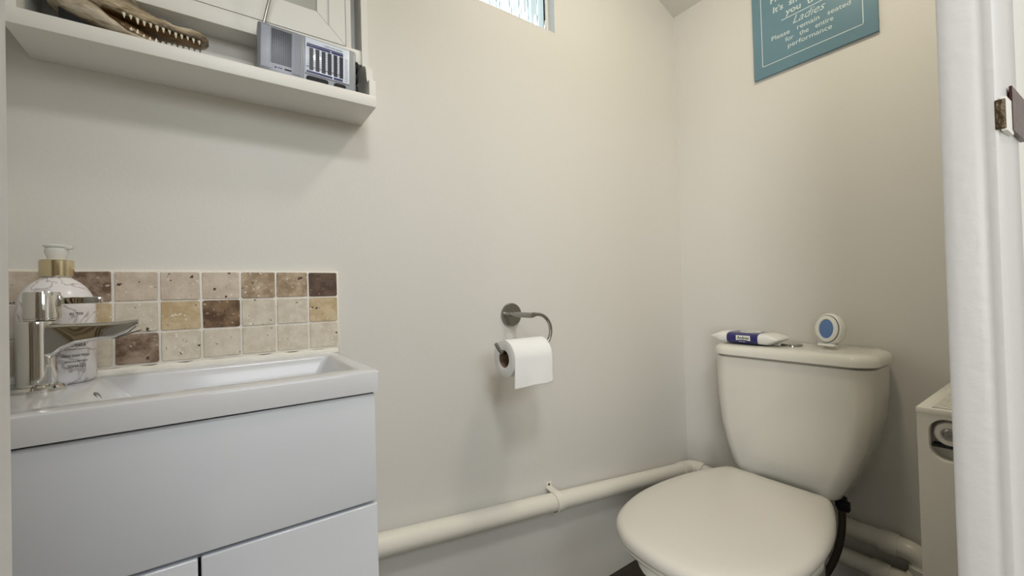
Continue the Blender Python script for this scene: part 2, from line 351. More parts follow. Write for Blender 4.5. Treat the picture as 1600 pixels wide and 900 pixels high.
# doorway lining: left and right jamb, head
bm = bmesh.new()
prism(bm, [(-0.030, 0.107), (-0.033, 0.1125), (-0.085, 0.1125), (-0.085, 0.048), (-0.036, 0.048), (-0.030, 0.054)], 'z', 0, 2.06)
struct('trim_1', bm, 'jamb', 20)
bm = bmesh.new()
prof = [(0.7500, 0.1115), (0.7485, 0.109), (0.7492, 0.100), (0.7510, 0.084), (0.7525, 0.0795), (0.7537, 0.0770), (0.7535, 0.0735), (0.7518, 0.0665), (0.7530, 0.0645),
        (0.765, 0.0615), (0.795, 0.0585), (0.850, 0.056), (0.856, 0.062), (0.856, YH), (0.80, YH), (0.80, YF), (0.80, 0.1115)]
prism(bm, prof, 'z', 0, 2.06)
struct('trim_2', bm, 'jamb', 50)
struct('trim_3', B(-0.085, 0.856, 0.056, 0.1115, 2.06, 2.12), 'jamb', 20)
# painted-over keep plate on the right jamb
k = thing('door_keep_plate', 'dark worn metal keep plate smeared with white paint on the right door jamb', 'door latch', (0.765, 0.062, 1.15))
bm = bmesh.new(); box(bm, 0.7508, 0.7560, 0.0580, 0.0665, 1.149, 1.184, 0.0010); obj('keep_lip', bm, 'rust', k)
bm = bmesh.new(); prism(bm, [(0.7535, 0.0620), (0.7540, 0.0575), (0.7900, 0.0555), (0.7900, 0.0600)], 'z', 1.147, 1.187); obj('paint_smear', bm, 'gloss', k)['label'] = 'white paint smear over the fold'
bm = bmesh.new(); prism(bm, [(0.7840, 0.0575), (0.7840, 0.0550), (0.8650, 0.0505), (0.8650, 0.0560)], 'z', 1.152, 1.206); obj('keep_face', bm, 'maroon', k)['label'] = 'dark red-brown face plate'

# ================================================================== SPLASHBACK
TY = 0.971
XT = [-0.2795, -0.217, -0.155, -0.0945, -0.034, 0.028, 0.0887, 0.1490, 0.2085]
ZT = [1.029, 0.975, 0.920, 0.8645]
pal = [['p', 'g', 'p', 'p', 'p', 't', 't', 'k'], ['c', 'y', 'c', 'y', 'd', 'c', 'c', 'y'], ['c', 'c', 'g', 'c', 'c', 'c', 'c', 'c']]
order = ['grout'] + [STONE[q] for q in 'cptydgk']; idx = {q: i+1 for i, q in enumerate('cptydgk')}
bm = bmesh.new(); box(bm, -0.2795, 0.2105, 0.9735, YB, 0.862, 1.031, 0.001)
for r in range(3):
    for c in range(8):
        g = 0.0018; x0, x1, z1, z0 = XT[c]+g, XT[c+1]-g, ZT[r]-g, ZT[r+1]+g
        R = random.Random(r*11+c); pts = rrect((x0+x1)/2, (z0+z1)/2, (x1-x0)/2, (z1-z0)/2, 0.0024, 3)
        # tumbled wavy outline
        pts = [(x+R.uniform(-.0005, .0005), z+R.uniform(-.0005, .0005)) for x, z in pts]; cx, cz = (x0+x1)/2, (z0+z1)/2
        ins = [(cx+(x-cx)*0.97, cz+(z-cz)*0.97) for x, z in pts]; dy = R.uniform(-.0006, .0006)
        loft(bm, [[(x, 0.977, z) for x, z in pts], [(x, 0.9725+dy, z) for x, z in pts], [(x, TY+dy, z) for x, z in ins]], mi=idx[pal[r][c]])
sp = tag(obj('tile_splashback', bm, order, None, 25), 'splashback of small tumbled cream, honey and brown stone tiles behind the basin', 'splashback')
# ================================================================== VANITY UNIT AND BASIN
v = thing('vanity_unit', 'glossy white vanity cabinet with one wide drawer above two doors under the basin', 'cabinet', (-0.031, 0.83, 0))
bm = bmesh.new(); box(bm, -0.262, -0.246, 0.697, 0.979, 0.10, 0.8185); box(bm, 0.1825, 0.1985, 0.697, 0.979, 0.10, 0.8185); box(bm, -0.246, 0.1825, 0.697, 0.979, 0.10, 0.118); box(bm, -0.246, 0.1825, 0.967, 0.979, 0.118, 0.55); box(bm, -0.246, 0.1825, 0.697, 0.715, 0.632, 0.648); box(bm, -0.25, 0.187, 0.72, 0.979, 0, 0.10, 0.001); obj('carcass', bm, 'unit', v)
dr = obj('drawer_front', B(-0.262, 0.1990, 0.6790, 0.6965, 0.6440, 0.8160, 0.0018, 3), 'unit', v)
obj('door', B(-0.262, -0.0325, 0.6790, 0.6965, 0.103, 0.6390, 0.0018, 3), 'unit', v)
obj('door', B(-0.0290, 0.1990, 0.6790, 0.6965, 0.103, 0.6390, 0.0018, 3), 'unit', v)
BX0, BX1, BY0, BY1, BZ0, BZ1 = -0.272, 0.2065, 0.6745, 0.979, 0.8190, 0.8525
s = thing('basin', 'white ceramic slab basin with a shallow rectangular bowl on the vanity cabinet', 'basin', (-0.03, 0.83, 0.819))
bm = bmesh.new()
def rr(cx0, cx1, cy0, cy1, r, z, n=5): return [(x, y, z) for x, y in rrect((cx0+cx1)/2, (cy0+cy1)/2, (cx1-cx0)/2, (cy1-cy0)/2, r, n)]
rings = [rr(BX0, BX1, BY0, BY1, 0.006, BZ0), rr(BX0, BX1, BY0, BY1, 0.006, BZ1-0.003), rr(BX0+.001, BX1-.001, BY0+.001, BY1-.001, 0.006, BZ1-0.001), rr(BX0+.003, BX1-.003, BY0+.003, BY1-.001, 0.005, BZ1),
         rr(-0.168, 0.1815, 0.716, 0.9365, 0.010, BZ1), rr(-0.165, 0.1795, 0.718, 0.9345, 0.009, BZ1-.001), rr(-0.163, 0.1775, 0.720, 0.9325, 0.009, BZ1-.004),
         rr(-0.120, 0.150, 0.738, 0.9285, 0.016, BZ1-0.062), rr(-0.110, 0.140, 0.748, 0.915, 0.02, BZ1-0.072)]
loft(bm, rings, cap0=False, cap1=True)
obj('ceramic_bowl', bm, 'ceramic', s, 32)
bm = bmesh.new(); ax = Vector((0.93, -0.1, 0.36)); lathe(bm, (-0.1555, 0.853, 0.8345), [(0.0085, -0.004), (0.0085, 0.0015), (0.0075, 0.0030), (0.0055, 0.0032), (0.0050, 0.001)], 24, ax); obj('overflow_ring', bm, 'nickel', s)
bm = bmesh.new(); lathe(bm, (0.0, 0.83, BZ1-0.073), [(0.021, 0), (0.021, 0.002), (0.018, 0.004), (0.001, 0.005)], 32); obj('waste', bm, 'chrome', s)
bm = bmesh.new()    # sealant bead between basin and tiles
path = [Vector((BX0+(BX1-BX0)*i/40, 0.9725+0.0006*math.sin(i*2.1), 0.8540+0.0008*math.sin(i*1.3))) for i in range(41)]
tube(bm, path, [0.0082+0.0009*math.sin(i*1.7) for i in range(41)], 10); obj('sealant_bead', bm, 'sealant', s)

# tap
tx, ty = -0.2165, 0.862
t = thing('basin_mixer_tap', 'chrome mixer tap with a flat lever on the left end of the basin', 'tap', (tx, ty, BZ1))
bm = bmesh.new()
sup = lambda cx, cy, hx, hy, r, z: [(x, y, z) for x, y in rrect(cx, cy, hx, hy, r, 6)]
lathe(bm, (tx, ty, BZ1), [(0.0290, 0), (0.0290, 0.004), (0.0265, 0.0075), (0.0215, 0.009), (0.0200, 0.011)], 48); obj('base_flange', bm, 'chrome', t)
bm = bmesh.new()
lathe(bm, (tx, ty, BZ1), [(0.0200, 0.008), (0.0198, 0.04), (0.0198, 0.078), (0.0204, 0.090), (0.0206, 0.0955), (0.0198, 0.0980), (0.017, 0.099)], 48); obj('tap_body', bm, 'chrome', t, 40)
bm = bmesh.new()   # waterfall spout: broad at the root, thins and turns up at its end
secs = [(-0.215, 0.900, 0.948, 0.017), (-0.200, 0.898, 0.9465, 0.016), (-0.190, 0.908, 0.9460, 0.0155), (-0.176, 0.9155, 0.9455, 0.0155), (-0.155, 0.9185, 0.9450, 0.016), (-0.135, 0.9200, 0.9455, 0.0165), (-0.120, 0.9275, 0.9465, 0.0165), (-0.108, 0.9385, 0.9475, 0.0155)]
loft(bm, [[(x, y, z) for y, z in rrect(ty, (z0+z1)/2, hw, (z1-z0)/2, min((z1-z0)/2*.6, .006), 4)] for x, z0, z1, hw in secs]); obj('spout', bm, 'chrome', t, 40)
bm = bmesh.new(); prism(bm, [(-0.137, 0.9185), (-0.107, 0.9290), (-0.105, 0.9315), (-0.120, 0.9265)], 'y', ty-0.0125, ty+0.0125); obj('spout_lip', bm, 'nickel', t)
bm = bmesh.new(); lathe(bm, (tx+0.006, ty, 0), [(0.0175, 0.9515), (0.0175, 0.9535), (0.0185, 0.9545), (0.0185, 0.9895), (0.0175, 0.9915), (0.010, 0.992)], 40); hb = obj('handle_hub', bm, 'chrome', t)
bm = bmesh.new(); box(bm, -0.2015, -0.1905, ty-0.008, ty+0.008, 0.969, 0.987, 0.002); box(bm, -0.192, -0.1490, ty-0.0065, ty+0.0065, 0.9735, 0.9835, 0.0015); obj('lever', bm, 'chrome', hb)

# soap dispenser
bx, by = -0.2105, 0.9265
b = thing('soap_dispenser', 'white marble-patterned soap bottle with gold collar and clear pump behind the tap', 'soap bottle', (bx, by, BZ1))
bm = bmesh.new(); R0 = 0.0425
prof = [(0.036, 0), (0.040, 0.0015), (R0, 0.006), (R0, 0.113)] + [(R0*math.cos(a)*1.0 if math.cos(a)*R0 > .016 else .016, 0.113+0.052*math.sin(a)) for a in [PI/2*i/14 for i in range(1, 13)]] + [(0.0165, 0.1655)]
lathe(bm, (bx, by, BZ1), prof, 64); obj('bottle', bm, 'marble', b, 50)
bm = bmesh.new(); lathe(bm, (bx, by, BZ1), [(0.0185, 0.1640), (0.019, 0.1655), (0.019, 0.1885), (0.0183, 0.1895), (0.012, 0.1898)], 40); obj('collar', bm, 'gold', b)
bm = bmesh.new(); lathe(bm, (bx, by, BZ1), [(0.0100, 0.189), (0.0105, 0.194), (0.0130, 0.200), (0.0130, 0.206), (0.0115, 0.2085), (0.0140, 0.2095), (0.0145, 0.2115), (0.0120, 0.2135), (0.002, 0.2140)], 28)
box(bm, bx+0.002, bx+0.0185, by-0.008, by+0.004, BZ1+0.2065, BZ1+0.2125, 0.002)
obj('pump_head', bm, 'pump', b)
def cyl(a0, zbase, size, width):    # text wrapped on the bottle, centred on angle a0 (from +x towards -y)
    def f(u, vv):
        a = a0-(0.5-u)*width/(R0+.0003)*-1; rr_ = R0+0.0005
        return (bx+rr_*math.sin(a), by-rr_*math.cos(a), zbase+vv*size)
    return f
bm = bmesh.new(); A0 = math.radians(40)
add_text(bm, 'EST 19', cyl(A0, 0.957, 0.0052, 0.016), bold=0.012); obj('date_print', bm, 'ink', b, 0)
bm = bmesh.new()
for s_, z, sz, wd in (('WHITE TEA', 0.9165, 0.0075, 0.026), ('& NEROLI', 0.909, 0.0075, 0.023), ('LUXURY HAND WASH', 0.8935, 0.0055, 0.034), ('ALOE VERA & SHEA', 0.8855, 0.0038, 0.028), ('CLEANSE', 0.8775, 0.0060, 0.022)):
    add_text(bm, s_, cyl(A0, z, sz, wd), bold=0.01)
for z in (0.9045,):
    pts = [(bx+(R0+.0005)*math.sin(A0-0.35+0.07*i), by-(R0+.0005)*math.cos(A0-0.35+0.07*i)) for i in range(11)]
    loft(bm, [[(x, y, z) for x, y in pts], [(x, y, z+0.0006) for x, y in pts]], False, False, False)
obj('label_print', bm, 'ink', b, 0)

# ================================================================== WALL CABINET WITH OPEN SHELF
SZ0, SZ1, SYF = 1.3735, 1.3975, 0.872
c = thing('wall_cabinet', 'ivory painted wall cupboard with an open shelf and curved side brackets above the basin', 'cabinet', (0.013, 0.985, SZ0))
obj('shelf_board', B(-0.249, 0.2725, SYF, YB, SZ0, SZ1, 0.0012), 'shelf', c)
def side(x0, x1):
    bm = bmesh.new()
    prof = [(YB, SZ1), (0.873, SZ1), (0.873, 1.4290), (0.8735, 1.4300), (0.884, 1.4302), (0.887, 1.432), (0.889, 1.437), (0.892, 1.446)]
    prof += [(0.892+0.020*(1-math.cos(a)), 1.446+0.030*math.sin(a)) for a in [PI/2*i/7 for i in range(1, 8)]]
    prof += [(0.918, 1.4785), (0.921, 1.483), (0.9215, 1.489), (0.9215, 2.05), (YB, 2.05)]
    prism(bm, prof, 'x', x0, x1); return bm
obj('side_panel', side(0.2590, 0.2725), 'shelf', c, 40); obj('side_panel', side(-0.249, -0.2345), 'shelf', c, 40)
obj('back_panel', B(-0.2345, 0.259, 0.977, YB, SZ1, 2.05), 'shelf', c)
bm = bmesh.new(); box(bm, -0.2345, 0.259, 0.925, 0.977, 1.485, 1.5165, 0.001); box(bm, -0.2345, 0.259, 0.927, 0.977, 2.03, 2.05, 0.001)
box(bm, 0.2275, 0.2385, 0.9275, 0.945, 1.516, 2.03, 0.001); box(bm, -0.2155, -0.2045, 0.9275, 0.945, 1.5, 2.03, 0.001); obj('carcass', bm, 'shelf', c)
# mitred door with a raised moulding and a grey panel
d = obj('door', B(-0.2030, 0.2255, 0.930, 0.944, 1.5175, 2.028), 'shelf', c)
def frame(x0, x1, z0, z1, wd, y0, y1, bev=0.0):
    bm = bmesh.new()
    o4 = [(x0, z0), (x1, z0), (x1, z1), (x0, z1)]; i4 = [(x0+wd, z0+wd), (x1-wd, z0+wd), (x1-wd, z1-wd), (x0+wd, z1-wd)]; g = 0.0005
    for a in range(4):
        b_ = (a+1) % 4; q = [o4[a], o4[b_], i4[b_], i4[a]]; cx = sum(p[0] for p in q)/4; cz = sum(p[1] for p in q)/4
        L = Vector((o4[b_][0]-o4[a][0], o4[b_][1]-o4[a][1])).normalized()
        q = [(p[0]+L.x*g*s_, p[1]+L.y*g*s_) for p, s_ in zip(q, (1, -1, -1, 1))]
        vs0 = [bm.verts.new((p[0], y1, p[1])) for p in q]; qi = [(cx+(p[0]-cx)*1.0, cz+(p[1]-cz)*1.0) for p in q]
        vs1 = [bm.verts.new((p[0], y0, p[1])) for p in qi]
        bm.faces.new(vs1); bm.faces.new(list(reversed(vs0)))
        for i in range(4): j = (i+1) % 4; bm.faces.new((vs0[i], vs0[j], vs1[j], vs1[i]))
    return bm
obj('door_frame', frame(-0.2030, 0.2255, 1.5167, 2.028, 0.0322, 0.9235, 0.930), 'shelf', d, 20)
obj('door_moulding', frame(-0.1715, 0.1940, 1.549, 1.997, 0.0235, 0.9265, 0.930), 'shelf', d, 20)
obj('door_panel', B(-0.148, 0.1705, 0.9285, 0.9305, 1.5725, 1.9735), 'glasspane', d)['label'] = 'grey inset panel'

# ================================================================== PORTABLE RADIO
rx0, rx1, ry0, rz0, rz1 = 0.0575, 0.2345, 0.8800, SZ1+0.0005, 1.4945
r = thing('portable_radio', 'silver-grey portable radio with pale striped tuning dial and raised aerial on the shelf', 'radio', (0.146, 0.905, SZ1))
RT = Matrix.Translation((rx0, ry0, rz0)) @ Matrix.Rotation(math.radians(-3), 4, 'X') @ Matrix.Rotation(math.radians(1.6), 4, 'Y') @ Matrix.Translation((-rx0, -ry0, -rz0))
def rad(name, bm, m, par=None, smooth=30):
    bmesh.ops.transform(bm, matrix=RT, verts=bm.verts); return obj(name, bm, m, par or r, smooth)
rad('case', B(rx0, rx1, ry0+0.002, ry0+0.036, rz0, rz1, 0.0045, 4), 'silver')
bm = bmesh.new(); box(bm, rx0+0.0035, 0.1355, ry0, ry0+0.004, rz0+0.004, rz1-0.004, 0.0015)
for i in range(11):      # vertical ribs both sides of the speaker
    for xs in (rx0+0.0065+i*0.0018, 0.1155+i*0.0018):
        if i < 9: box(bm, xs, xs+0.0008, ry0-0.0018, ry0+0.001, rz0+0.008, rz1-0.007)
pz = rz0+0.012
sg = rad('speaker_grille', bm, 'silver')
bm = bmesh.new()
for i in range(25):
    for j in range(36):
        x = 0.0765+i*0.00150; z = rz0+0.020+j*0.00190
        if z < rz1-0.009: box(bm, x, x+0.00090, ry0-0.0006, ry0+0.0004, z, z+0.0011)
rad('perforations', bm, 'black', sg, 0)['kind'] = 'stuff'
bm = bmesh.new(); box(bm, 0.086, 0.0885, ry0-0.0006, ry0+0.001, rz0+0.0115, rz0+0.0138); box(bm, 0.0905, 0.0985, ry0-0.0006, ry0+0.001, rz0+0.0125, rz0+0.0135)
box(bm, 0.102, 0.1135, ry0-0.0006, ry0+0.001, rz0+0.0115, rz0+0.0140); rad('name_strip', bm, 'black', sg, 0)
dx0, dx1, dz0, dz1 = 0.1375, 0.2205, rz0+0.0185, rz1-0.0045
dial = rad('tuning_dial', B(dx0, dx1, ry0-0.0005, ry0+0.004, dz0, dz1, 0.001), 'dialwhite')
bm = bmesh.new(); yy = ry0-0.0010
box(bm, dx0+0.003, dx1-0.0125, yy, ry0, dz1-0.0135, dz1-0.0115, mi=1); box(bm, dx0+0.002, dx0+0.050, yy, ry0, dz0+0.0015, dz0+0.0060, mi=1); box(bm, dx0+0.052, dx1-0.0135, yy, ry0, dz0+0.0015, dz0+0.0060, mi=1)
box(bm, dx0+0.0025, dx0+0.046, yy, ry0, dz1-0.0185, dz1-0.0145, mi=1); box(bm, dx0+0.048, dx1-0.0125, yy, ry0, dz1-0.0185, dz1-0.0145, mi=1)
for i in range(6):
    x = dx0+0.0085+i*0.0112
    box(bm, x-0.0012, x+0.0060, yy, ry0, dz0+0.0080, dz1-0.020, mi=0)
    for j in range(9):
        z = dz0+0.0105+j*0.0046
        if z < dz1-0.023: box(bm, x-0.0048, x-0.0022, yy, ry0, z, z+0.0008, mi=2); 
for j in range(12): box(bm, dx1-0.009, dx1-0.004, yy, ry0, dz0+0.004+j*0.0042, dz0+0.0050+j*0.0042, mi=2)
box(bm, dx0+0.001, dx1-0.013, yy-.0002, ry0, dz0+0.0135, dz0+0.0142, mi=0)
rad('scale_print', bm, ['dialdark', 'dialblue', 'dialgrey'], dial, 0)
bm = bmesh.new(); add_text(bm, '11 BAND WORLD RECEIVER', lambda u, v_: (0.171+u*0.036, ry0-0.0008, dz1-0.0085+v_*0.0036), bold=0.01); rad('dial_lettering', bm, 'dialdark', dial, 0)
for (xa, xb) in ((0.1400, 0.1800), (0.1905, 0.2135)):
    bm = bmesh.new(); loft(bm, [[(x, y_, z) for x, z in rrect((xa+xb)/2, rz0+0.0095, (xb-xa)/2*s_, 0.0048*s_, 0.0045*s_, 6)] for y_, s_ in ((ry0+0.004, 1), (ry0-0.0005, 1), (ry0-0.0015, .93))]); rad('button', bm, 'black')
for z, rr_ in ((rz0+0.068, 0.0125), (rz0+0.043, 0.0115), (rz0+0.017, 0.0105)):
    bm = bmesh.new(); lathe(bm, (rx1-0.001, ry0+0.016, z), [(rr_, 0), (rr_, 0.005), (rr_*.9, 0.0065), (.002, 0.0068)], 28, (1, 0, 0)); rad('side_knob', bm, 'black')
bm = bmesh.new(); a0 = Vector((0.070, ry0+0.020, rz1-0.002)); a1 = Vector((0.132, ry0+0.010, rz1+0.26)); a1 = Vector((0.118, ry0-0.01, rz1+0.22))
tube(bm, [a0, a0.lerp(a1, .45), a0.lerp(a1, .451), a0.lerp(a1, 1)], [0.0028, 0.0028, 0.0020, 0.0020], 12); obj('aerial', bm, 'nickel', r)

# ================================================================== CROCODILE HEAD
c = thing('crocodile_head', 'dried brown crocodile head with open toothed jaws lying on the shelf', 'crocodile head', (-0.12, 0.92, SZ1))
def lerp(a, b, t_): return a+(b-a)*t_
def sect(x, yc, zb, zt, hw, n=22, flat=0.35, k=1.0, jit=0.0008):
    out = []
    for i in range(n):
        a = 2*PI*i/n; y = math.cos(a)*hw; z = math.sin(a)
        z = zb+(zt-zb)*((z+1)/2 if z > 0 else (z*flat+1)/2)
        h = zt-zb; q = math.sin(a); z = zb+.16*h+(.84*h*q if q > 0 else .16*h*q)
        p = Vector((x, yc+y, z)); out.append(p+Vector((0, 1, 1))*noise.noise(p*90)*jit*2)
    return out
def interp(keys, t_):
    for a, b in zip(keys, keys[1:]):
        if t_ <= b[0]: u = (t_-a[0])/(b[0]-a[0]); u = u*u*(3-2*u)*.5+u*.5; return [lerp(p, q, u) for p, q in zip(a[1:], b[1:])]
    return list(keys[-1][1:])
YC = 0.918
# upper jaw / skull: x, bottom z, top z, half width
up = [(-0.225, 1.450, 1.500, 0.028), (-0.200, 1.447, 1.508, 0.036), (-0.165, 1.443, 1.503, 0.037), (-0.140, 1.4395, 1.490, 0.034), (-0.120, 1.437, 1.478, 0.031), (-0.098, 1.434, 1.463, 0.0275), (-0.080, 1.433, 1.4565, 0.025), (-0.058, 1.432, 1.4535, 0.022), (-0.040, 1.4315, 1.4545, 0.0200), (-0.028, 1.430, 1.4535, 0.0185), (-0.0195, 1.4320, 1.4495, 0.014), (-0.0150, 1.437, 1.4435, 0.006)]
bm = bmesh.new(); rings = []
for i in range(61):
    x = -0.225+0.2105*i/60; zb_, zt_, hw = interp(up, x); bump_ = 0.0022*noise.noise(Vector((x*60, 1, 2)))+0.0013*max(0, math.sin(x*900))*(1 if x < -.06 else .3)
    rings.append(sect(x, YC, zb_, zt_+bump_, hw+0.0015*noise.noise(Vector((x*70, 3, 1))), 30, 0.3, jit=0.0012))
loft(bm, rings); uj = obj('upper_jaw', bm, 'hide', c, 60)
for s_ in (-1, 1):   # eye ridges
    bm = bmesh.new(); loft(bm, [circle((-0.165+0.036*(i/8-.5), YC+s_*0.021, 1.490), max(.001, 0.0085*math.sin(PI*(i+.4)/8.8)), 14, (1, 0, 0)) for i in range(9)]); obj('eye_ridge', bm, 'hide', uj)
bm = bmesh.new(); rings = []      # palate seen from below
for i in range(25):
    x = -0.150+0.125*i/24; zb_, zt_, hw = interp(up, x); zz = zb_+(zt_-zb_)*0.325*0.5+0.004
    zz = zb_+0.0005
    rings.append([(x, YC+(hw-0.005)*math.cos(a), zz-0.0008-0.0025*math.sin(a)**2) for a in [PI*j/10 for j in range(11)]]+[(x, YC, zz+0.004)])
loft(bm, rings); obj('palate', bm, 'mouth', uj, 50)
# lower jaw: tall leathery cheek at the back, low toothed rami in front
lo = [(-0.214, 1.437, 1.452, 0.018), (-0.203, 1.4270, 1.460, 0.029), (-0.190, 1.4165, 1.461, 0.0335), (-0.170, 1.4080, 1.457, 0.0345), (-0.155, 1.4050, 1.450, 0.034), (-0.138, 1.4025, 1.436, 0.032), (-0.118, 1.4000, 1.4190, 0.0295), (-0.092, 1.3988, 1.4120, 0.026), (-0.065, 1.3985, 1.4075, 0.0225), (-0.045, 1.3985, 1.4045, 0.0195), (-0.033, 1.3990, 1.4035, 0.012)]
bm = bmesh.new(); rings = []
for i in range(51):
    x = -0.214+0.181*i/50; z0, z1, hw = interp(lo, x); n_ = 24; ring = []
    for k_ in range(n_):
        a = 2*PI*k_/n_; y = math.cos(a)*hw; sz = math.sin(a); z = (z0+z1)/2+sz*(z1-z0)/2
        if sz > 0.3: z -= (sz-0.3)*(z1-z0)*0.42*min(1, max(0, (x+0.16)/0.03))      # trough between the two tooth rows
        p = Vector((x, YC+y, z)); ring.append(p+Vector((0, 1, .6))*noise.noise(p*80)*0.0018)
    rings.append(ring)
loft(bm, rings); lj = obj('lower_jaw', bm, 'jawhide', c, 60)
bm = bmesh.new(); loft(bm, [[(x, YC+w_*math.cos(a), z+h_*math.sin(a)) for a in [2*PI*i/14 for i in range(14)]] for x, z, w_, h_ in ((-0.168, 1.436, .014, .012), (-0.145, 1.428, .024, .016), (-0.12, 1.420, .024, .015), (-0.095, 1.412, .021, .010), (-0.065, 1.405, .014, .004))]); obj('tongue', bm, 'mouth', lj, 50)
def tooth(x, y, z, h, par, s_):
    bm = bmesh.new(); w_ = 0.0013+h*0.12
    loft(bm, [circle((x+0.0006*q, y, z+s_*h*q), w_*(1-q)**.7+0.0001, 8) for q in (0, .3, .6, .85, 1)]); obj('tooth', bm, 'tooth', par)
for i in range(13):
    x = -0.124+i*0.0080; zb_, zt_, hw = interp(up, x); z = zb_+0.0025
    for s_ in (-1, 1): tooth(x, YC+s_*(hw-0.0035), z, (0.0062, 0.0050, 0.0078)[i % 3]*(1.0 if i < 11 else .8)+.002, uj, -1)
for i in range(11):
    x = -0.116+i*0.0076; z0, z1, hw = interp(lo, x)
    for s_ in (-1, 1): tooth(x, YC+s_*(hw-0.004), z1-0.0035, (0.0062, 0.0078, 0.0055)[i % 3], lj, 1)
bm = bmesh.new(); prism(bm, [(-0.197, SZ1), (-0.140, SZ1), (-0.150, 1.4055), (-0.172, 1.4105), (-0.188, 1.4175), (-0.197, 1.4240)], 'y', YC-0.028, YC+0.03); obj('neck_base', bm, 'black', c)['label'] = 'black base under the back of the jaw'

# ================================================================== TOILET ROLL AND HOLDER
hx, hz = 0.683, 0.909
h = thing('toilet_roll_holder', 'curved chrome toilet roll holder with round backplate on the wall', 'toilet roll holder', (hx, YB, hz))
bm = bmesh.new(); lathe(bm, (hx, YB, hz), [(0.034, 0), (0.034, 0.006), (0.032, 0.009), (0.006, 0.0095)], 48, (0, -1, 0)); obj('backplate', bm, 'nickel', h)
RY = 0.872; rz = 0.8215
bm = bmesh.new(); lathe(bm, (0.672, YB-0.008, 0.9110), [(0.0072, 0), (0.0072, YB-0.008-RY+0.004), (0.0060, YB-0.008-RY+0.0065), (0.002, YB-0.008-RY+0.007)], 20, (0, -1, 0))
obj('post', bm, 'nickel', h)
RB = 0.0455
path = [Vector((0.672, RY, 0.9125)), Vector((0.680, RY, 0.9125)), Vector((0.688, RY, 0.9125))]+arc((0.692, RY, 0.9125-RB), RB, PI/2, -PI/2, (1, 0, 0), (0, 0, 1), 20)+[Vector((x, RY, 0.9125-2*RB)) for x in (0.66, 0.62, 0.578)]
path += [Vector((0.573, RY, 0.8225)), Vector((0.567, RY, 0.829)), Vector((0.5605, RY, 0.8395)), Vector((0.5565, RY, 0.8465))]
bm = bmesh.new(); tube(bm, path, 0.0048, 14); obj('curved_arm', bm, 'nickel', h, 50)
bm = bmesh.new(); lathe(bm, (0.676, RY, 0.9125), [(0.0045, 0), (0.0066, 0.001), (0.0066, 0.008), (0.0045, 0.009)], 20, (1, 0, 0)); obj('ferrule', bm, 'nickel', h)
# the roll hangs on the arm
cz, rr0, ri = 0.8052, 0.0470, 0.0215; X0, X1 = 0.580, 0.702
t = thing('toilet_roll', 'white toilet roll with a loose hanging sheet on the chrome holder', 'toilet roll', (0.64, RY, cz-rr0))
bm = bmesh.new(); loft(bm, [circle((x, RY, cz), q, 56, (1, 0, 0)) for x, q in ((X0+.0005, ri+.0008), (X0, ri+.002), (X0, rr0-.002), (X0+.0015, rr0), (X1-.0015, rr0), (X1, rr0-.002), (X1, ri+.002), (X1-.0005, ri+.0008), (X0+.0005, ri+.0008))], False, False); obj('paper', bm, 'paper', t, 40)
bm = bmesh.new(); loft(bm, [circle((x, RY, cz), q, 40, (1, 0, 0)) for x, q in ((X0+.0008, ri), (X1-.0008, ri), (X1-.0008, ri+.0008), (X0+.0008, ri+.0008), (X0+.0008, ri))], False, False); obj('cardboard_core', bm, 'card', t, 40)
bm = bmesh.new(); rows = []
for i in range(40):
    u = i/39
    if u < .35: a = PI/2+u/.35*PI/2; y = RY+math.cos(a)*(rr0+.0006); z = cz+math.sin(a)*(rr0+.0006)
    else: tt = (u-.35)/.65; y = RY-rr0-.0006-0.001*tt; z = cz-tt*0.067
    row = []
    for k_ in range(25):
        x = X0+.0005+(X1-X0-.001)*k_/24; tt = max(0, (u-.35)/.65); q = k_/24
        yy = y-0.0012*tt*math.sin(3.0*q*PI+2.4*tt)-0.0020*tt*math.exp(-((q-.35)/.12)**2-((tt-.55)/.22)**2)
        row.append((x-0.004*tt*(1-q), yy, z-0.0025*tt*(1-q)*0-0.0012*tt*math.sin(9*q)+0.0035*tt*max(0, q-.85)/.15-.001*tt))
    rows.append(row)
loft(bm, rows, False, False, False); sh = obj('hanging_sheet', bm, 'paper', t, 60)
md = sh.modifiers.new('thickness', 'SOLIDIFY'); md.thickness = 0.0008; md.offset = 0

# ================================================================== WASTE PIPE
p = thing('waste_pipe', 'long cream painted waste pipe running low along the wall behind the toilet', 'pipe', (0.85, 0.955, 0.28))
PR = 0.0262
zp = lambda x: 0.441-0.1215*x; PX0 = 0.2075
bm = bmesh.new(); tube(bm, [(PX0, 0.954, zp(PX0)), (1.455, 0.954, zp(1.455))], PR, 32, True); obj('long_run', bm, 'pvc', p, 40)
bm = bmesh.new(); el = [Vector((1.44, 0.954, zp(1.44))), Vector((1.47, 0.954, zp(1.47)))]+arc((1.478, 0.918, 0.2610), 0.036, PI/2, 0, (1, 0, 0), (0, 1, 0), 8)+[Vector((1.514, 0.900, 0.260))]
tube(bm, el, PR+0.0035, 28); obj('corner_elbow', bm, 'pvc', p, 40)
bm = bmesh.new(); tube(bm, [(1.514, 0.905, 0.260), (1.514, 0.375, 0.247)], PR-0.001, 28); obj('rear_run', bm, 'pvc', p, 40)
bm = bmesh.new(); tube(bm, [(1.513, 0.375, 0.247), (1.513, 0.336, 0.246)], PR+0.0035, 28); obj('coupling', bm, 'pvc', p, 30)
bm = bmesh.new(); el = [Vector((1.512, 0.342, 0.246)), Vector((1.512, 0.325, 0.246))]+arc((1.510, 0.318, 0.216), 0.030, PI/2, PI, (0, 1, 0), (0, 0, 1), 8)+[Vector((1.505, 0.288, 0.200))]
tube(bm, el, PR, 28); obj('elbow', bm, 'pvc', p, 40)
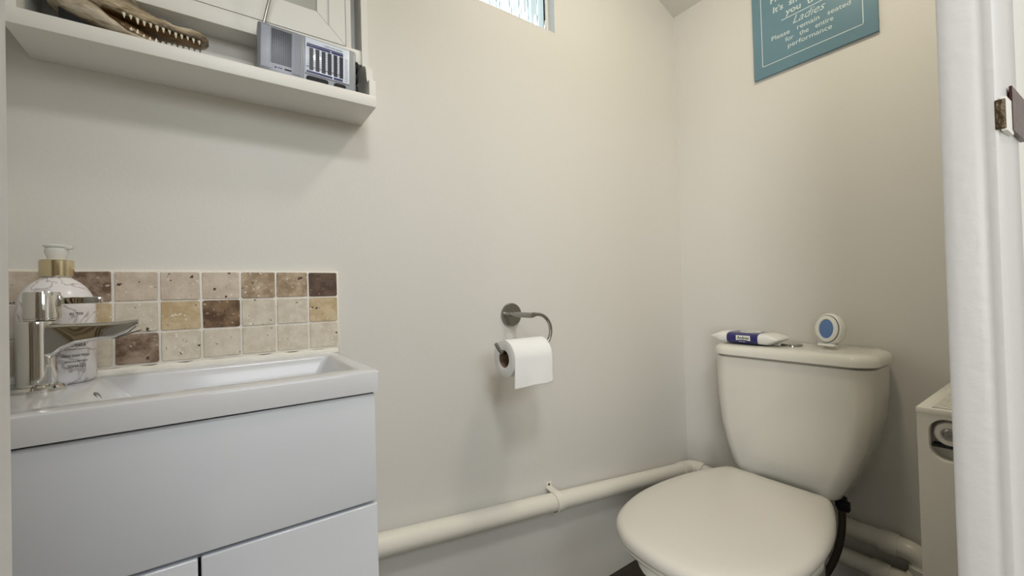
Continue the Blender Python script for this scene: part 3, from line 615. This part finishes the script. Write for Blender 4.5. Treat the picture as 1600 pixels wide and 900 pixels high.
bm = bmesh.new(); tube(bm, [(1.505, 0.288, 0.214), (1.505, 0.287, 0.115)], PR+0.002, 28); obj('drop_coupling', bm, 'pvc', p, 30)
bm = bmesh.new(); tube(bm, [(1.505, 0.289, 0.195), (1.5, 0.31, 0.165), (1.5, 0.345, 0.160), (1.5, 0.36, 0.160)], PR-0.001, 28); obj('branch', bm, 'pvc', p, 40)
bm = bmesh.new(); tube(bm, [(1.50, 0.352, 0.160), (1.50, 0.391, 0.161)], PR+0.0025, 28); obj('coupling', bm, 'pvc', p, 30)
bm = bmesh.new(); tube(bm, [(1.50, 0.385, 0.161), (1.50, 0.545, 0.168)], PR-0.002, 28); obj('lower_run', bm, 'pvc', p, 40)
# clip
k = thing('pipe_clip', 'cream saddle clip with a screw holding the long pipe to the wall', 'pipe clip', (0.80, YB, 0.345))
bm = bmesh.new(); xc = 0.806; ring = []
for a in [math.radians(90-18*i) for i in range(0, 16)]:
    ring.append((0.954-math.cos(math.radians(90)-a)*0*0, 0))
prof_o = [(0.954+(PR+0.0050)*math.cos(a), zp(xc)+(PR+0.0050)*math.sin(a)) for a in [math.radians(80+200*i/20) for i in range(21)]]
prof_i = [(0.954+(PR+0.0018)*math.cos(a), zp(xc)+(PR+0.0018)*math.sin(a)) for a in [math.radians(80+200*i/20) for i in range(21)]]
poly = [(YB, zp(xc)+0.048), (0.982, zp(xc)+0.048), (0.981, zp(xc)+0.034)]+prof_o+[(YB, zp(xc)-0.03)]+[(YB, zp(xc)-0.028)]+list(reversed(prof_i))+[(YB, zp(xc)+0.031)]
prism(bm, poly, 'x', xc-0.0105, xc+0.0105); obj('saddle', bm, 'pvc', k, 30)
bm = bmesh.new(); lathe(bm, (xc, 0.982, zp(xc)+0.041), [(0.0035, 0), (0.0035, 0.0008), (0.001, 0.001)], 14, (0, -1, 0)); obj('screw', bm, 'dark', k)

# ================================================================== TOILET
CY = 0.553
T = thing('toilet', 'cream close-coupled toilet with closed lid and wide cistern in the corner', 'toilet', (1.15, CY, 0))
def outline(off=0.0, zz=0.0, n=72):
    """seat outline, straight at the back, oval to the front"""
    half = [(1.302, 0.0), (1.302, 0.122), (1.294, 0.136), (1.262, 0.152), (1.20, 0.174), (1.13, 0.192), (1.06, 0.2015), (1.00, 0.204), (0.93, 0.200), (0.86, 0.185), (0.805, 0.162), (0.770, 0.132), (0.745, 0.092), (0.735, 0.046), (0.732, 0.0)]
    sm = half[:3]+[(q.x, q.y) for q in smoothpath([(x, y, 0) for x, y in half[2:]], 3)][1:]
    pts = [(x, CY+y) for x, y in sm]+[(x, CY-y) for x, y in reversed(sm[1:-1])]
    cx2, cy2 = 1.03, CY
    out = []
    for x, y in pts:
        d_ = Vector((x-cx2, y-cy2)); L = d_.length; d_ *= (L-off)/L; out.append((cx2+d_.x, cy2+d_.y, zz+0.006))
    return out
bm = bmesh.new()
loft(bm, [outline(0.030, 0.3735), outline(0.008, 0.3735), outline(0.002, 0.376), outline(0.0, 0.381), outline(0.0, 0.3905), outline(0.0025, 0.398), outline(0.008, 0.404), outline(0.018, 0.4080), outline(0.05, 0.4105), outline(0.12, 0.4120)])
lid = obj('lid', bm, 'seat', T, 50)
bm = bmesh.new(); loft(bm, [outline(0.016, 0.358), outline(0.010, 0.361), outline(0.007, 0.366), outline(0.010, 0.3725), outline(0.02, 0.3735)]); obj('seat', bm, 'seat', T, 50)
for s_ in (-0.098, 0.098):
    bm = bmesh.new(); lathe(bm, (1.300, CY+s_-0.018, 0.381), [(0.012, 0), (0.012, 0.036)], 20, (0, 1, 0)); box(bm, 1.294, 1.352, CY+s_-0.016, CY+s_+0.016, 0.3585, 0.3715, 0.003); obj('hinge', bm, 'white', T)
bm = bmesh.new()
def pan(zz, xf, xb, hw, pw=1.0):
    out = []; n = 56; cx2 = (xf+xb)/2; L = (xb-xf)/2
    for i in range(n):
        a = 2*PI*i/n; ca, sa = math.cos(a), math.sin(a); e = 2/2.4 if ca > 0 else 1.0
        xx = cx2+math.copysign(abs(ca)**e, ca)*L; f = 1.0 if xx < 1.08 else max(0.60, 1-1.7*(xx-1.08)) if hw > 0.14 else 1.0
        out.append((xx, CY+math.copysign(abs(sa)**(e if ca > 0 else 1), sa)*hw*f, zz))
    return out
loft(bm, [pan(0.0, 0.86, 1.475, 0.125), pan(0.02, 0.86, 1.475, 0.12), pan(0.10, 0.88, 1.472, 0.105), pan(0.18, 0.86, 1.472, 0.112), pan(0.25, 0.81, 1.475, 0.148), pan(0.31, 0.765, 1.478, 0.175), pan(0.345, 0.742, 1.48, 0.190), pan(0.361, 0.748, 1.48, 0.188), pan(0.364, 0.754, 1.475, 0.184)]); obj('pan', bm, 'pan', T, 50)
# cistern
def cis(zz, y0, y1, xf, r, bow=0.006):
    out = []
    for x, y in rrect((xf+1.540)/2, (y0+y1)/2, (1.540-xf)/2, (y1-y0)/2, r, 8):
        q = (y-(y0+y1)/2)/((y1-y0)/2); f = max(0, ((xf+1.54)/2-x)/((1.54-xf)/2)); out.append((min(x, 1.541)-bow*(1-q*q)*f, y, zz))
    return out
bm = bmesh.new()
loft(bm, [cis(0.3715, 0.455, 0.672, 1.395, 0.02), cis(0.3720, 0.432, 0.694, 1.366, 0.030), cis(0.378, 0.425, 0.702, 1.359, 0.034), cis(0.40, 0.416, 0.712, 1.355, 0.036), cis(0.46, 0.388, 0.731, 1.350, 0.038), cis(0.53, 0.364, 0.745, 1.346, 0.040), cis(0.60, 0.348, 0.752, 1.3435, 0.043), cis(0.67, 0.340, 0.755, 1.342, 0.045), cis(0.745, 0.338, 0.7555, 1.3415, 0.047), cis(0.7485, 0.345, 0.748, 1.35, 0.047)])
obj('cistern', bm, 'pan', T, 50)
bm = bmesh.new()
loft(bm, [cis(0.7480, 0.350, 0.739, 1.35, 0.05), cis(0.7520, 0.3330, 0.756, 1.336, 0.052), cis(0.7545, 0.3290, 0.759, 1.332, 0.053), cis(0.766, 0.3290, 0.759, 1.332, 0.053), cis(0.776, 0.3320, 0.756, 1.336, 0.052), cis(0.7815, 0.339, 0.749, 1.344, 0.048), cis(0.7845, 0.350, 0.739, 1.356, 0.044), cis(0.7855, 0.365, 0.725, 1.372, 0.04)])
obj('cistern_lid', bm, 'pan', T, 50)
bm = bmesh.new(); lathe(bm, (1.44, CY+0.0, 0.7853), [(0.029, 0), (0.029, 0.003), (0.026, 0.0055), (0.010, 0.0062)], 36); obj('flush_button', bm, 'nickel', T)
bm = bmesh.new(); box(bm, 1.315, 1.37, 0.455, 0.635, 0.345, 0.370, 0.004); obj('cistern_gasket', bm, 'black', T)
bm = bmesh.new(); tube(bm, smoothpath([(1.418, 0.436, 0.372), (1.420, 0.434, 0.32), (1.420, 0.440, 0.25), (1.419, 0.458, 0.18), (1.412, 0.485, 0.115), (1.40, 0.52, 0.04), (1.395, 0.53, 0.0)], 10), 0.0092, 14)
for i in range(6): pass
ho = obj('water_hose', bm, 'rubber', T, 50)
bm = bmesh.new(); lathe(bm, (1.418, 0.4345, 0.342), [(0.0135, 0), (0.0145, 0.003), (0.0145, 0.026), (0.0135, 0.030)], 6); box(bm, 1.398, 1.418, 0.412, 0.44, 0.340, 0.366, 0.003); obj('hose_nut', bm, 'black', ho)

# ================================================================== WIPES PACK
wz = 0.7875
wq = thing('wipes_pack', 'white and navy soft pack of toilet wipes lying on the cistern lid', 'wipes', (1.40, 0.66, wz))
WC = Vector((1.408, 0.664, wz)); WR = Matrix.Translation(WC) @ Matrix.Rotation(math.radians(-2), 4, 'Z')
HL, HW, HT = 0.106, 0.050, 0.0350      # half length (y), half width (x), thickness
def wsurf(u, a, grow=0.0):
    """u -1..1 along the pack; a angle around"""
    s_ = (1-abs(u)**5)**0.5 if abs(u) < 1 else 0
    s_ = max(0.0, min(1, (1-abs(u))/0.30))**0.75; ca, sa = math.cos(a), math.sin(a)
    hw = HW*(0.86+0.14*s_)+grow; x = hw*math.copysign(abs(ca)**0.55, ca); tt = HT/2*s_+grow+0.0005; z = tt*math.copysign(abs(sa)**0.6, sa)
    lift = HT*0.5+0.0005+(abs(u) > .7)*(abs(u)-.7)*0.008
    cr = 0.0011*noise.noise(Vector((u*6, a*2.2, 3)))*(1.6 if abs(u) > .55 else .3)
    return WR @ Vector((x, -u*HL, lift+z+cr*(1 if sa > -.2 else 0)))
bm = bmesh.new(); NA = 44
loft(bm, [[wsurf(-1+2*i/40, 2*PI*k_/NA) for k_ in range(NA)] for i in range(41)]); obj('film_wrapper', bm, 'foil', wq, 60)
bm = bmesh.new(); loft(bm, [[wsurf(-0.44+0.92*i/20, 2*PI*k_/NA, 0.0006) for k_ in range(NA)] for i in range(21)], False, False); obj('navy_band', bm, 'navy', wq, 60)
# front name panel on the side facing the room
def wfront(y, z, g=0.0020): return WR @ Vector((-HW-g, y, z))
bm = bmesh.new(); q = [wfront(y, z) for y, z in ((0.0150, 0.0285), (-0.0295, 0.0285), (-0.0300, 0.0120), (-0.015, 0.0140), (0.001, 0.0140), (0.0155, 0.0125))]; bm.faces.new([bm.verts.new(p_) for p_ in q]); obj('name_panel', bm, 'white', wq, 0)
bm = bmesh.new(); add_text(bm, 'Andrex', lambda u, v_: wfront(0.0115-u*0.038, 0.0165+v_*0.0130, 0.0024), bold=0.022)
obj('name_lettering', bm, 'dark', wq, 0)
bm = bmesh.new(); add_text(bm, 'classic clean', lambda u, v_: wfront(0.006-u*0.021, 0.0080+v_*0.0040, 0.0024), bold=0.01); obj('small_lettering', bm, 'white', wq, 0)
# oval resealable flap on top
def wtop(x, y, h_): return WR @ Vector((x, y, HT+0.0013+h_))
bm = bmesh.new(); ring = [wtop(0.000+0.027*math.cos(a), -0.006+0.031*math.sin(a), 0.0012) for a in [2*PI*i/40 for i in range(40)]]; ring0 = [wtop(0.000+0.028*math.cos(a), -0.006+0.032*math.sin(a), -0.0008) for a in [2*PI*i/40 for i in range(40)]]
loft(bm, [ring0, ring]); obj('reseal_flap', bm, 'foil', wq, 30)
bm = bmesh.new(); add_text(bm, 'Andrex', lambda u, v_: wtop(-0.013+v_*0.022, 0.016-u*0.044, 0.0016), bold=0.02); obj('flap_lettering', bm, 'dark', wq, 0)

# ================================================================== AIR FRESHENER
FC = Vector((1.445, 0.461, 0.832)); fz = 0.7860
fr_ = thing('air_freshener', 'round white air freshener with a blue oval window standing on the cistern lid', 'air freshener', (1.45, 0.46, fz))
FM = Matrix.Translation((1.452, 0.4625, fz)) @ Matrix.Rotation(math.radians(-15), 4, 'Z') @ Matrix.Rotation(math.radians(8), 4, 'Y') @ Matrix.Diagonal((1, 1, 1.08, 1))
def fpt(y, z, x): return FM @ Vector((x, y, z))
def fo(s_, x, n=56, cz_=0.048):
    out = []
    for i in range(n):
        a = 2*PI*i/n; y = 0.0385*s_*math.cos(a); z = 0.0455*math.sin(a)
        if z < 0: y *= 1-0.18*(-z/0.0455)**2
        z = max(z, -0.0405)*s_ + cz_
        out.append(fpt(y, z, x))
    return out
bm = bmesh.new(); loft(bm, [fo(0.86, 0.020), fo(0.95, 0.016), fo(1.0, 0.008), fo(1.0, -0.002), fo(0.96, -0.008), fo(0.90, -0.0105), fo(0.84, -0.011)]); obj('shell', bm, 'white', fr_, 40)
def fell(ry_, rz_, x, n=48): return [fpt(ry_*math.cos(2*PI*i/n), 0.050+rz_*math.sin(2*PI*i/n), x) for i in range(n)]
bm = bmesh.new(); loft(bm, [fell(0.0315, 0.0360, -0.010), fell(0.0315, 0.0360, -0.0140), fell(0.0290, 0.0335, -0.0160), fell(0.0205, 0.0265, -0.0160), fell(0.0190, 0.0250, -0.0125)]); obj('front_ring', bm, 'white', fr_, 40)
bm = bmesh.new(); loft(bm, [fell(0.0335, 0.0378, -0.0100), fell(0.0335, 0.0378, -0.0114), fell(0.0318, 0.0362, -0.0114), fell(0.0318, 0.0362, -0.0100)], False, False); obj('seam_groove', bm, 'ink', fr_, 0)
bm = bmesh.new(); loft(bm, [fell(0.0193, 0.0253, -0.0120), fell(0.0193, 0.0253, -0.0140), fell(0.0150, 0.0210, -0.0150), fell(0.003, 0.004, -0.0153)]); obj('gel_window', bm, 'gell', fr_, 40)['label'] = 'blue gel window'
bm = bmesh.new(); loft(bm, [[FM @ Vector((x, y, 0.0045)) for x, y in rrect(0.0, 0, 0.016, 0.024, 0.008, 5)], [FM @ Vector((x, y, 0.010)) for x, y in rrect(0.002, 0, 0.014, 0.026, 0.008, 5)]]); obj('foot', bm, 'white', fr_)

# ================================================================== SIGN
sg = thing('wall_sign', 'teal blue bathroom sign with white border and joke lettering on the wall above the toilet', 'sign', (XR, 0.51, 1.688))
obj('board', B(1.5345, XR, 0.342, 0.6765, 1.688, 2.068, 0.001), 'signblue', sg)
bm = bmesh.new(); x_ = 1.5341; l = 0.0011
for y0, y1, z0, z1 in ((0.374, 0.6485, 1.7240, 1.7240+2*l), (0.374, 0.6485, 2.03, 2.03+2*l), (0.374, 0.374+2*l, 1.724, 2.03), (0.6485-2*l, 0.6485, 1.724, 2.03)): box(bm, x_, 1.5348, y0, y1, z0, z1)
obj('border_line', bm, 'signwhite', sg, 0)
bm = bmesh.new(); box(bm, x_, 1.5348, 0.438, 0.586, 1.8520, 1.8545); obj('rule_line', bm, 'signwhite', sg, 0)
bm = bmesh.new()
for s_, z, ya, yb, em, bold, shear in (('performance', 1.7535, 0.569, 0.449, 0.0215, 0.004, 0), ('for   the   entire', 1.7765, 0.576, 0.445, 0.0215, 0.004, 0), ('Please   remain   seated', 1.7990, 0.617, 0.402, 0.0215, 0.006, 0),
        ('Ladies', 1.8240, 0.553, 0.464, 0.035, -0.004, 0.42), ('you  think', 1.8640, 0.573, 0.449, 0.0275, 0.018, 0.05), ("It's  shorter  than", 1.8905, 0.610, 0.412, 0.0275, 0.018, 0.05),
        ('Please  step  closer', 1.9260, 0.617, 0.403, 0.0275, 0.018, 0.05), ('Gentlemen', 1.9620, 0.585, 0.435, 0.037, -0.004, 0.42)):
    add_text(bm, s_, lambda u, v_: (x_-.0001, ya+(yb-ya)*u, z+v_*em), bold=bold, shear=shear)
for ya, z in ((0.6085, 1.8905), (0.6085, 1.9105)): pass
obj('lettering', bm, 'signwhite', sg, 0)

# ================================================================== RADIATOR
q = thing('radiator', 'cream cased radiator with a slotted top and round valve recess beside the doorway', 'radiator', (1.30, 0.17, 0))
RX0, RX1, RY0, RY1, RZ0, RZ1 = 1.15, 1.535, 0.114, 0.2210, 0.06, 0.7120
HZ0, HZ1, HY = 0.618, 0.701, 0.1780
bm = bmesh.new()         # end panel with a stadium cut-out, wrapped casing
hole = []
rh = 0.027
for i in range(17): a = PI*i/16; hole.append((HY+rh*math.cos(a), HZ1-rh+rh*math.sin(a)))
for i in range(17): a = PI+PI*i/16; hole.append((HY+rh*math.cos(a), HZ0+rh+rh*math.sin(a)))
def square_ring(n=34):
    out = []; cy, cz_ = HY, (HZ0+HZ1)/2
    for (y, z) in hole:
        dy, dz = y-cy, z-cz_
        ts = []
        if dy > 1e-9: ts.append((RY1-cy)/dy)
        if dy < -1e-9: ts.append((RY0-cy)/dy)
        if dz > 1e-9: ts.append((0.708-cz_)/dz)
        if dz < -1e-9: ts.append((RZ0-cz_)/dz)
        t_ = min(ts); out.append((cy+dy*t_, cz_+dz*t_))
    return out
outer = square_ring()
loft(bm, [[(RX0, y, z) for y, z in outer], [(RX0, y, z) for y, z in hole], [(RX0+0.002, HY+(y-HY)*.96, (HZ0+HZ1)/2+(z-(HZ0+HZ1)/2)*.98) for y, z in hole], [(RX0+0.03, HY+(y-HY)*.96, (HZ0+HZ1)/2+(z-(HZ0+HZ1)/2)*.98) for y, z in hole]], False, True)
for c_ in ((RY0, 0.708), (RY1, 0.708), (RY1, RZ0), (RY0, RZ0)):      # fill panel corners
    near = sorted(range(len(outer)), key=lambda i: (outer[i][0]-c_[0])**2+(outer[i][1]-c_[1])**2)
    ya = [i for i in near if abs(outer[i][0]-c_[0]) < 1e-6][:1]; za = [i for i in near if abs(outer[i][1]-c_[1]) < 1e-6][:1]
    if ya and za: bm.faces.new([bm.verts.new(v_) for v_ in ((RX0, *c_), (RX0, *outer[ya[0]]), (RX0, *outer[za[0]]))])
obj('end_panel', bm, 'pvc', q, 30)
obj('body', B(RX0+0.031, RX1, RY0, RY1, RZ0, 0.704, 0.002), 'pvc', q)
bm = bmesh.new(); box(bm, RX0+0.0005, RX0+0.031, RY1-0.002, RY1, RZ0, 0.707); box(bm, RX0+0.0005, RX0+0.031, RY0, RY0+0.002, RZ0, 0.707); obj('end_return', bm, 'pvc', q)
bm = bmesh.new()       # top grille: frame and cross slats
box(bm, RX0-0.002, RX0+0.012, RY0, RY1+.001, 0.7065, 0.7195, 0.003); box(bm, RX1-0.012, RX1, RY0, RY1+.001, 0.7065, 0.7195, 0.002)
box(bm, RX0+0.011, RX1-0.011, RY1-0.021, RY1+.001, 0.7065, 0.7195, 0.003); box(bm, RX0+0.011, RX1-0.011, RY0, RY0+0.006, 0.7065, 0.7195, 0.002)
x = RX0+0.024
while x < RX1-0.02: box(bm, x, x+0.0080, RY0+0.005, RY1-0.0195, 0.7085, 0.7190, 0.001); x += 0.0145
obj('top_grille', bm, 'pvc', q, 30)
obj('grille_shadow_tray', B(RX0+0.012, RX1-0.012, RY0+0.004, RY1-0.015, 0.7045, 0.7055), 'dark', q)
va = obj('valve_body', (lambda bm: (lathe(bm, (RX0+0.026, HY-.002, HZ1-0.030), [(0.0245, 0), (0.0245, 0.010), (0.022, 0.017), (0.017, 0.0195), (0.0135, 0.0200), (0.0130, 0.0165)], 40, (-1, 0, 0)), bm)[1])(bmesh.new()), 'pvc', q, 30)
bm = bmesh.new(); lathe(bm, (RX0+0.0105, HY-.002, HZ1-0.030), [(0.0105, 0), (0.0105, 0.0035), (0.008, 0.0055), (0.0028, 0.0056), (0.0028, 0.003)], 28, (-1, 0, 0)); obj('valve_centre', bm, 'nickel', va)
bm = bmesh.new(); box(bm, RX0+0.010, RX0+0.029, HY-0.024, HY+0.024, HZ0+0.024, HZ0+0.030, 0.001); obj('recess_ledge', bm, 'dark', q)
